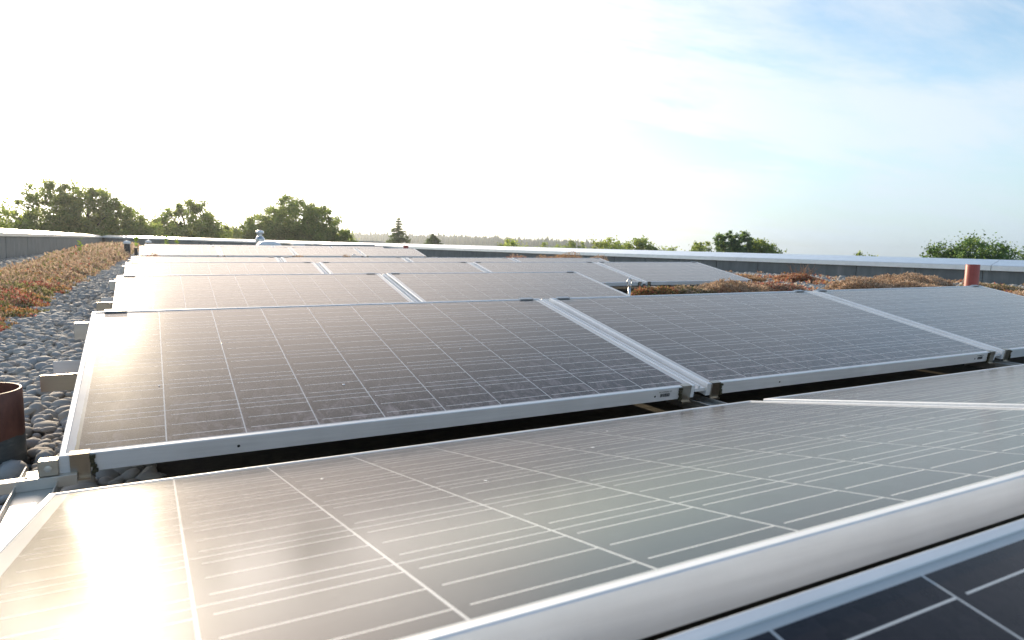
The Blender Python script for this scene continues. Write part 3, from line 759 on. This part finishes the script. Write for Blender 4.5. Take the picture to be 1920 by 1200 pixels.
capped(.04, 25.85, .30, .082, 'second white-capped black pipe just behind the corner of the farthest row')
mb = MB(); mb.box(-.03, .03, -.03, .03, 0, .34); mb.box(-.04, .04, -.04, .04, .3402, .36)
o = mb.obj('dark_post', M['pvc_dark'], bevel=.005, label='short dark post left of the fifth row corner', category='post'); o.matrix_world = roof_loc(-.14, 14.6, GZ)

def cowl(x, y, label):
    root = empty('chimney_cowl', roof_loc(x, y, GZ), label=label, category='chimney cowl')
    mb = MB(); mb.lathe([(.0, .0), (.115, 0), (.115, .46), (0, .46)], 24); mb.obj('pipe_base', M['pvc_red'], root, smooth=False)
    mb = MB(); mb.lathe([(.11, .461), (.19, .48), (.19, .60), (.12, .70), (.085, .72), (.085, .77), (.15, .81), (.16, .86), (.15, .91), (.08, .955), (0, .965)], 10); mb.obj('hood', M['galv'], root)
    return root
cowl(4.12, 28.3, 'shiny galvanised chimney cowl on a red pipe behind the white dome')
def skylight(x, y, w, d, z0, label, dome=True):
    root = empty('skylight', roof_loc(x, y, GZ), label=label, category='skylight', group='skylights on the far roof')
    mb = MB(); mb.box(-w/2, w/2, -d/2, d/2, 0, z0); mb.obj('upstand', M['lead'], root, bevel=.01)
    mb = MB(); n = 14
    if dome:
        for j in range(n+1):
            for i in range(n+1):
                u, v = i/n*2-1, j/n*2-1; h = (1-abs(u)**3.0)*(1-abs(v)**3.0); mb.v.append((u*w*.56, v*d*.56, z0+.02+.20*math.sqrt(max(h, 0))))
        for j in range(n):
            for i in range(n): k = j*(n+1)+i; mb.f.append((k, k+1, k+n+2, k+n+1)); mb.mi.append(0)
        mb.obj('dome', M['white'], root, smooth=True)
        mb = MB(); mb.box(-w*.6, w*.6, -d*.6, d*.6, z0+.0005, z0+.018); mb.obj('rim', M['cap'], root)
    else:
        mb.box(-w*.52, w*.52, -d*.52, d*.52, z0+.001, z0+.10); mb.obj('lid', M['white'], root, bevel=.03)
        mb = MB(); mb.box(-w*.60, -w*.525, -d*.5, d*.5, z0-.05, z0+.04); mb.obj('hinge', M['pvc_dark'], root)
skylight(4.12, 25.95, .80, .80, .30, 'white domed skylight right in front of the cowl')
skylight(5.10, 25.4, .42, .60, .34, 'small white box skylight between the dome and the low grey upstand', False)
root = empty('roof_upstand', roof_loc(5.45, 25.6, GZ, R(-14)), label='long low blue grey upstand behind the farthest row', category='roof upstand')
mb = MB(); mb.box(0, 2.6, 0, .9, 0, .40); mb.obj('body', M['lead'], root, bevel=.01)
mb = MB(); mb.box(-.03, 2.63, -.03, .93, .401, .43); mb.obj('cover', M['galv'], root, bevel=.005)

# steel anchor with eyelet
root = empty('anchor_post', roof_loc(4.06, 3.45, GZ), label='small steel anchor post with a round eyelet beside the second row corner', category='anchor')
mb = MB(); mb.tube([(0, 0, 0), (0, 0, .185)], .0125, 10); mb.obj('post', M['galv'], root, smooth=True)
mb = MB(); mb.tube([(.024*math.sin(t), 0, .222+.030*math.cos(t)) for t in np.linspace(0, 2*math.pi, 17)], .0065, 6); mb.obj('eyelet', M['galv'], root, smooth=True)
mb = MB(); mb.lathe([(0, .18), (.022, .18), (.024, .192), (0, .196)], 6); mb.obj('nut', M['alu_worn'], root)
root = empty('wire_hook', roof_loc(3.05, 9.35, GZ), label='white bent conductor clip sticking up behind the fourth row', category='wire hook')
mb = MB(); mb.tube([(-.035, 0, 0), (-.035, 0, .30)]+[(-.035*math.cos(t), 0, .30+.045*math.sin(t)) for t in np.linspace(.2, math.pi-.2, 7)]+[(.035, 0, .30), (.035, 0, .27)], .007, 6); mb.obj('clip', M['alu'], root, smooth=True)

# ------------------------------------------------------------------ trees
def leaves_mesh(name, C, Rr, per, leaf, pal, droop=0.0, aniso=(1, 1, .8)):
    """leaf faces spread through many small clumps with centres C and radii Rr"""
    n = len(C)*per
    u = rng.normal(size=(n, 3)); u /= np.linalg.norm(u, axis=1)[:, None]
    r = rng.uniform(0, 1, n)**.6*np.where(rng.random(n) < .3, 1.9, 1.05)
    P = np.repeat(C, per, 0)+u*r[:, None]*np.repeat(Rr, per)[:, None]*np.array(aniso)
    d = rng.normal(size=(n, 3)); d /= np.linalg.norm(d, axis=1)[:, None]
    s = np.cross(d, rng.normal(size=(n, 3))); s /= np.linalg.norm(s, axis=1)[:, None]
    L = (leaf*rng.uniform(.6, 1.4, n))[:, None]
    V = np.stack([P-d*L*.5, P+s*L*.34, P+d*L*.5, P-s*L*.34], 1).reshape(-1, 3)
    F = np.arange(n*4).reshape(-1, 4)
    clump = np.repeat(rng.uniform(.75, 1.25, len(C)), per)
    col = pal[rng.integers(0, len(pal), n)]*(clump*rng.uniform(.8, 1.2, n))[:, None]
    return np_mesh(name, V, F, np.repeat(col, 4, 0).clip(0, .6))
GREEN = np.array([[.10, .14, .04], [.12, .155, .05], [.08, .12, .035], [.14, .16, .05]])
LIGHT = np.array([[.16, .21, .05], [.20, .24, .06], [.13, .17, .04]])
DARK = np.array([[.03, .055, .025], [.04, .065, .03], [.05, .07, .025]])
GROUND = -9.0
def tree(az, D, hw, top, label, pal=GREEN, nclump=90, per=130, leaf=.22, base=None, lean=0, crown_lo=None, seed=0, name='broadleaf_tree', group='trees beyond the roof', lobes=None):
    """az degrees from +Y, D metres, hw crown half width, top height above the eye"""
    r = np.random.default_rng(1000+seed)
    x, y = EYE.x+D*math.sin(R(az)), EYE.y+D*math.cos(R(az))
    zt = EYE.z+top; H = zt-GROUND
    if az < 9: top = top*1.04+.1; hw *= 1.2; lobes = [(a*1.12, b+.05, c*1.2, d*1.1) for a, b, c, d in lobes] if lobes else lobes; nclump = int(nclump*1.55)
    if 34 < az < 50 or az > 58: hw *= 1.3; lobes = [(a*1.2, b, c*1.35, d*1.08) for a, b, c, d in lobes] if lobes else lobes; nclump = int(nclump*1.5)
    H = EYE.z+top-GROUND
    root = empty(name, Matrix.Translation((x, y, GROUND)), label=label, category='tree', group=group)
    lo = H*.30 if crown_lo is None else crown_lo
    right = Vector((math.cos(R(az)), -math.sin(R(az)), 0))
    lobes = lobes or [(0, (H+lo)/2+.1*H, hw, (H-lo)/2*1.0)]
    C = []; Rr = []
    tot = sum(l[2]*l[3] for l in lobes)
    for (ox, cz, w, h) in lobes:
        k = max(6, int(nclump*w*h/tot))
        u = r.normal(size=(k, 3)); u /= np.linalg.norm(u, axis=1)[:, None]
        rad = r.uniform(.25, 1, k)**.45
        cr = min(w, h)*.17
        p = u*rad[:, None]*np.array([w-cr*.3, w-cr*.3, h-cr*.3])
        p += np.array([right.x*ox, right.y*ox, min(cz, H-h)])
        C.append(p); Rr.append(cr*r.uniform(.6, 1.35, k))
    C = np.concatenate(C); Rr = np.concatenate(Rr)
    nobj('crown', leaves_mesh('crown', C, Rr, per, leaf, pal), root, M['leaf'])
    mb = MB(); tr = .035*H
    mb.tube([(0, 0, 0), (.1, .05, H*.3), (-.05, .1, H*.55), (.05, 0, H*.8)], [tr, tr*.75, tr*.45, tr*.12], 7)
    idx = r.choice(len(C), min(16, len(C)), replace=False)
    for i in idx:
        z0 = min(C[i][2]*.62, H*.6)
        mb.tube([(0, 0, z0), tuple(C[i]*np.array([.5, .5, 1])*np.array([1, 1, .82])+np.array([0, 0, z0*.12])), tuple(C[i])], [tr*.3, tr*.18, tr*.06], 5)
    mb.obj('trunk', M['bark'], root)
    return root
tree(-10.2, 58, 2.9, 2.3, 'pale yellow green tree at the left edge of the photo', LIGHT, 130, 130, .18, seed=1)
tree(-8.3, 62, 1.6, .9, 'low light green bush between the left edge tree and the tall dark tree', LIGHT, 50, 110, .18, seed=21)
tree(-4.6, 60, 3.3, 3.75, 'tallest dark tree of the left group, with two rounded tops', GREEN, 330, 110, .18, seed=2, lobes=[(-1.7, 10.9, 1.9, 2.3), (.3, 11.3, 2.0, 2.6), (1.9, 9.9, 2.0, 2.3), (-.2, 8.2, 3.7, 2.7)])
tree(-1.2, 62, 2.6, 2.2, 'lower tree filling the gap right of the tallest left tree', GREEN, 170, 110, .18, seed=3)
tree(.6, 66, 2.0, 1.6, 'low bushy tree in the dip left of the airy rounded tree', GREEN, 120, 110, .18, seed=22)
tree(2.5, 65, 2.5, 3.3, 'rounded airy tree in the middle of the left group', GREEN, 200, 100, .18, seed=4, lobes=[(0, 10.6, 2.3, 2.2), (.3, 8, 3.0, 2.9)])
tree(4.9, 72, 2.6, 1.5, 'low tree between the airy tree and the big round tree', GREEN*1.1, 170, 110, .18, seed=5)
tree(7.3, 71, 2.2, 2.2, 'small shoulder tree at the left side of the big round tree', GREEN*1.15, 120, 110, .18, seed=6)
tree(10.4, 70, 4.1, 4.6, 'big dense round tree standing above the skylights', GREEN*1.1, 620, 140, .18, seed=7, lobes=[(-.7, 11.5, 3.2, 2.8), (1.6, 10.8, 2.9, 2.6), (-2.6, 10.0, 2.6, 2.6), (.3, 8.4, 5.0, 3.3), (3.8, 8.9, 2.2, 2.3)])
tree(27.9, 120, 3.6, 2.1, 'yellow green tree behind the far parapet, left of the low bushes', LIGHT, 90, 70, .3, seed=8)
tree(31.0, 140, 3.6, 2.3, 'low bushy tree in front of the hill', GREEN*1.2, 70, 70, .34, seed=9)
tree(33.1, 135, 3.4, 2.8, 'darker low tree at the right end of the wooded hill', GREEN, 70, 70, .34, seed=10)
tree(36.1, 110, 3.6, 2.85, 'spreading light tree left of the dark twin above the parapet', LIGHT*.8, 100, 60, .30, seed=11)
tree(38.8, 105, 2.8, 2.65, 'dense dark tree just right of the spreading light one', GREEN, 100, 90, .28, seed=12)
tree(41.4, 100, 2.8, 1.3, 'very low treetop showing above the right parapet', LIGHT*.8, 60, 70, .26, seed=13)
tree(43.6, 95, 2.0, 2.3, 'small tree left of the tallest tree on the right', GREEN*1.1, 80, 80, .26, seed=14)
tree(45.9, 90, 2.1, 3.35, 'tallest tree above the right parapet, with two dense domes', DARK*1.9, 150, 110, .24, seed=15, lobes=[(-.7, 11, 1.1, 1.8), (.8, 10.9, 1.1, 1.9), (0, 8.5, 2.1, 2.6)])
tree(48.0, 92, 2.4, 2.6, 'rounded tree right of the tallest one', GREEN, 110, 100, .26, seed=16)
tree(55.2, 80, 2.2, 1.25, 'lone little treetop poking above the right parapet', GREEN, 70, 80, .2, seed=17)
tree(60.4, 55, 1.8, 1.55, 'left half of the dark tree pair at the right edge', DARK*1.6, 130, 110, .15, seed=18)
tree(62.5, 55, 2.4, 1.95, 'dark bushy tree at the right edge behind the red pipe', DARK*1.7, 200, 120, .15, seed=19)
tree(65.2, 56, 2.6, 1.65, 'dark tree cut off by the right edge of the photo', DARK*1.6, 150, 110, .15, seed=20)

def conifer(az, D, hw, top, label, seed, whorls=30, pal=DARK, lo=.25):
    r = random.Random(seed)
    x, y = EYE.x+D*math.sin(R(az)), EYE.y+D*math.cos(R(az)); H = EYE.z+top-GROUND
    root = empty('conifer_tree', Matrix.Translation((x, y, GROUND)), label=label, category='tree', group='conifers beyond the roof')
    mb = MB(); mb.tube([(0, 0, 0), (0, 0, H*.6), (0, 0, H)], [.03*H, .016*H, .003*H], 6); mb.obj('trunk', M['bark'], root)
    C = []; Rr = []
    for k in range(whorls):
        t = k/(whorls-1); z = H*(lo+(1-lo)*t); rad = hw*(1-t)**.85*r.uniform(.8, 1.12)+.05
        nb = 9
        for b in range(nb):
            a = r.uniform(0, 6.28); rr = rad*r.uniform(.7, 1.1)
            for q in (.35, .6, .8, .97):
                C.append((rr*q*math.cos(a), rr*q*math.sin(a), z-rr*q*.28+.10*q*q*rr)); Rr.append(max(.12, min(.34, rr*.15)))
    nobj('crown', leaves_mesh('crown', np.array(C), np.array(Rr), 24, .20, pal*1.3, aniso=(1.2, 1.2, .6)), root, M['leaf'])
conifer(18.35, 110, 5.6, 4.35, 'pointed dark spruce standing alone above the parapet', 3)
conifer(21.2, 130, 6.0, 2.5, 'squat dark pine right of the spruce', 4, whorls=26, lo=.5)

# wooded hills
def forest():
    n = 9000
    az = rng.uniform(-25, 38, n); D = rng.uniform(700, 1080, n)
    X = D*np.sin(np.radians(az)); Y = D*np.cos(np.radians(az))
    ridge = np.interp(az, [-180, -20, 5, 14, 23, 33, 38, 44], [2, 7, 8, 8, 10.5, 9.0, 2, -6])
    Z = -9+(ridge+9)*np.clip((D-520)/420, 0, 1)**1.4
    h = rng.uniform(3.5, 9, n)+rng.gamma(1.2, 1.2, n); w = h*rng.uniform(.20, .32, n)
    k = 6; a = np.arange(k)/k*2*np.pi; Vs = []; Fs = []
    for lvl, (rb, zb, ztp) in enumerate(((1, 0, .62), (.72, .38, 1))):
        ring = np.stack([X[:, None]+np.cos(a)*w[:, None]*rb, Y[:, None]+np.sin(a)*w[:, None]*rb, (Z+h*zb-.5)[:, None]+0*a], -1)
        tip = np.stack([X, Y, Z+h*ztp], -1)[:, None]
        V = np.concatenate([ring, tip], 1); Vs.append(V.reshape(-1, 3))
        b = (np.arange(n)*(k+1))[:, None, None]+lvl*n*(k+1)
        f = np.stack([np.arange(k), (np.arange(k)+1) % k, np.full(k, k)], -1)[None]; Fs.append((b+f).reshape(-1, 3))
    V = np.concatenate(Vs); F = np.concatenate(Fs)
    c = np.repeat(DARK[rng.integers(0, 3, n)]*rng.uniform(.8, 1.3, (n, 1)), k+1, 0)
    nobj('forest', np_mesh('forest', V, F, np.concatenate([c, c])), mat=M['leaf'], kind='stuff', label='spruce forest on the distant hills')
forest()
# flat building behind the parapet
root = empty('distant_building', Matrix.Translation((EYE.x+150*math.sin(R(15.6)), EYE.y+150*math.cos(R(15.6)), -9)) @ Matrix.Rotation(R(-16), 4, 'Z'), label='low pale flat-roofed building between the big tree and the spruce', category='building')
mb = MB(); mb.box(-4.2, 4.2, 0, 12, 0, 10.1); mb.obj('wall', plain('pale_render', (.5, .48, .44), .9), root)
mb = MB(); mb.box(-4.4, 4.4, -.2, 12.2, 10.102, 10.4); mb.obj('roof_edge', plain('roof_edge', (.33, .33, .33), .8), root)
for k in range(5):
    mb = MB(); mb.box(-3.6+k*1.5, -2.5+k*1.5, -.04, -.003, 8.2, 9.4); mb.obj('window', plain('window_glass', (.05, .06, .07), .1), root)
# haze
mb = MB(); mb.box(-2800, 2800, -2800, 2800, -25, 60)
hz = NT('haze'); hz.t.nodes.remove(hz.b)
vol = hz.n('ShaderNodeVolumePrincipled'); vol.inputs['Density'].default_value = .0004; vol.inputs['Color'].default_value = (.86, .93, 1, 1); vol.inputs['Anisotropy'].default_value = .72
hz.l(vol.outputs[0], hz.t.nodes['Material Output'].inputs['Volume'])
HAZE = True
if HAZE: mb.obj('haze', hz.m, kind='stuff', label='pale haze in the air')
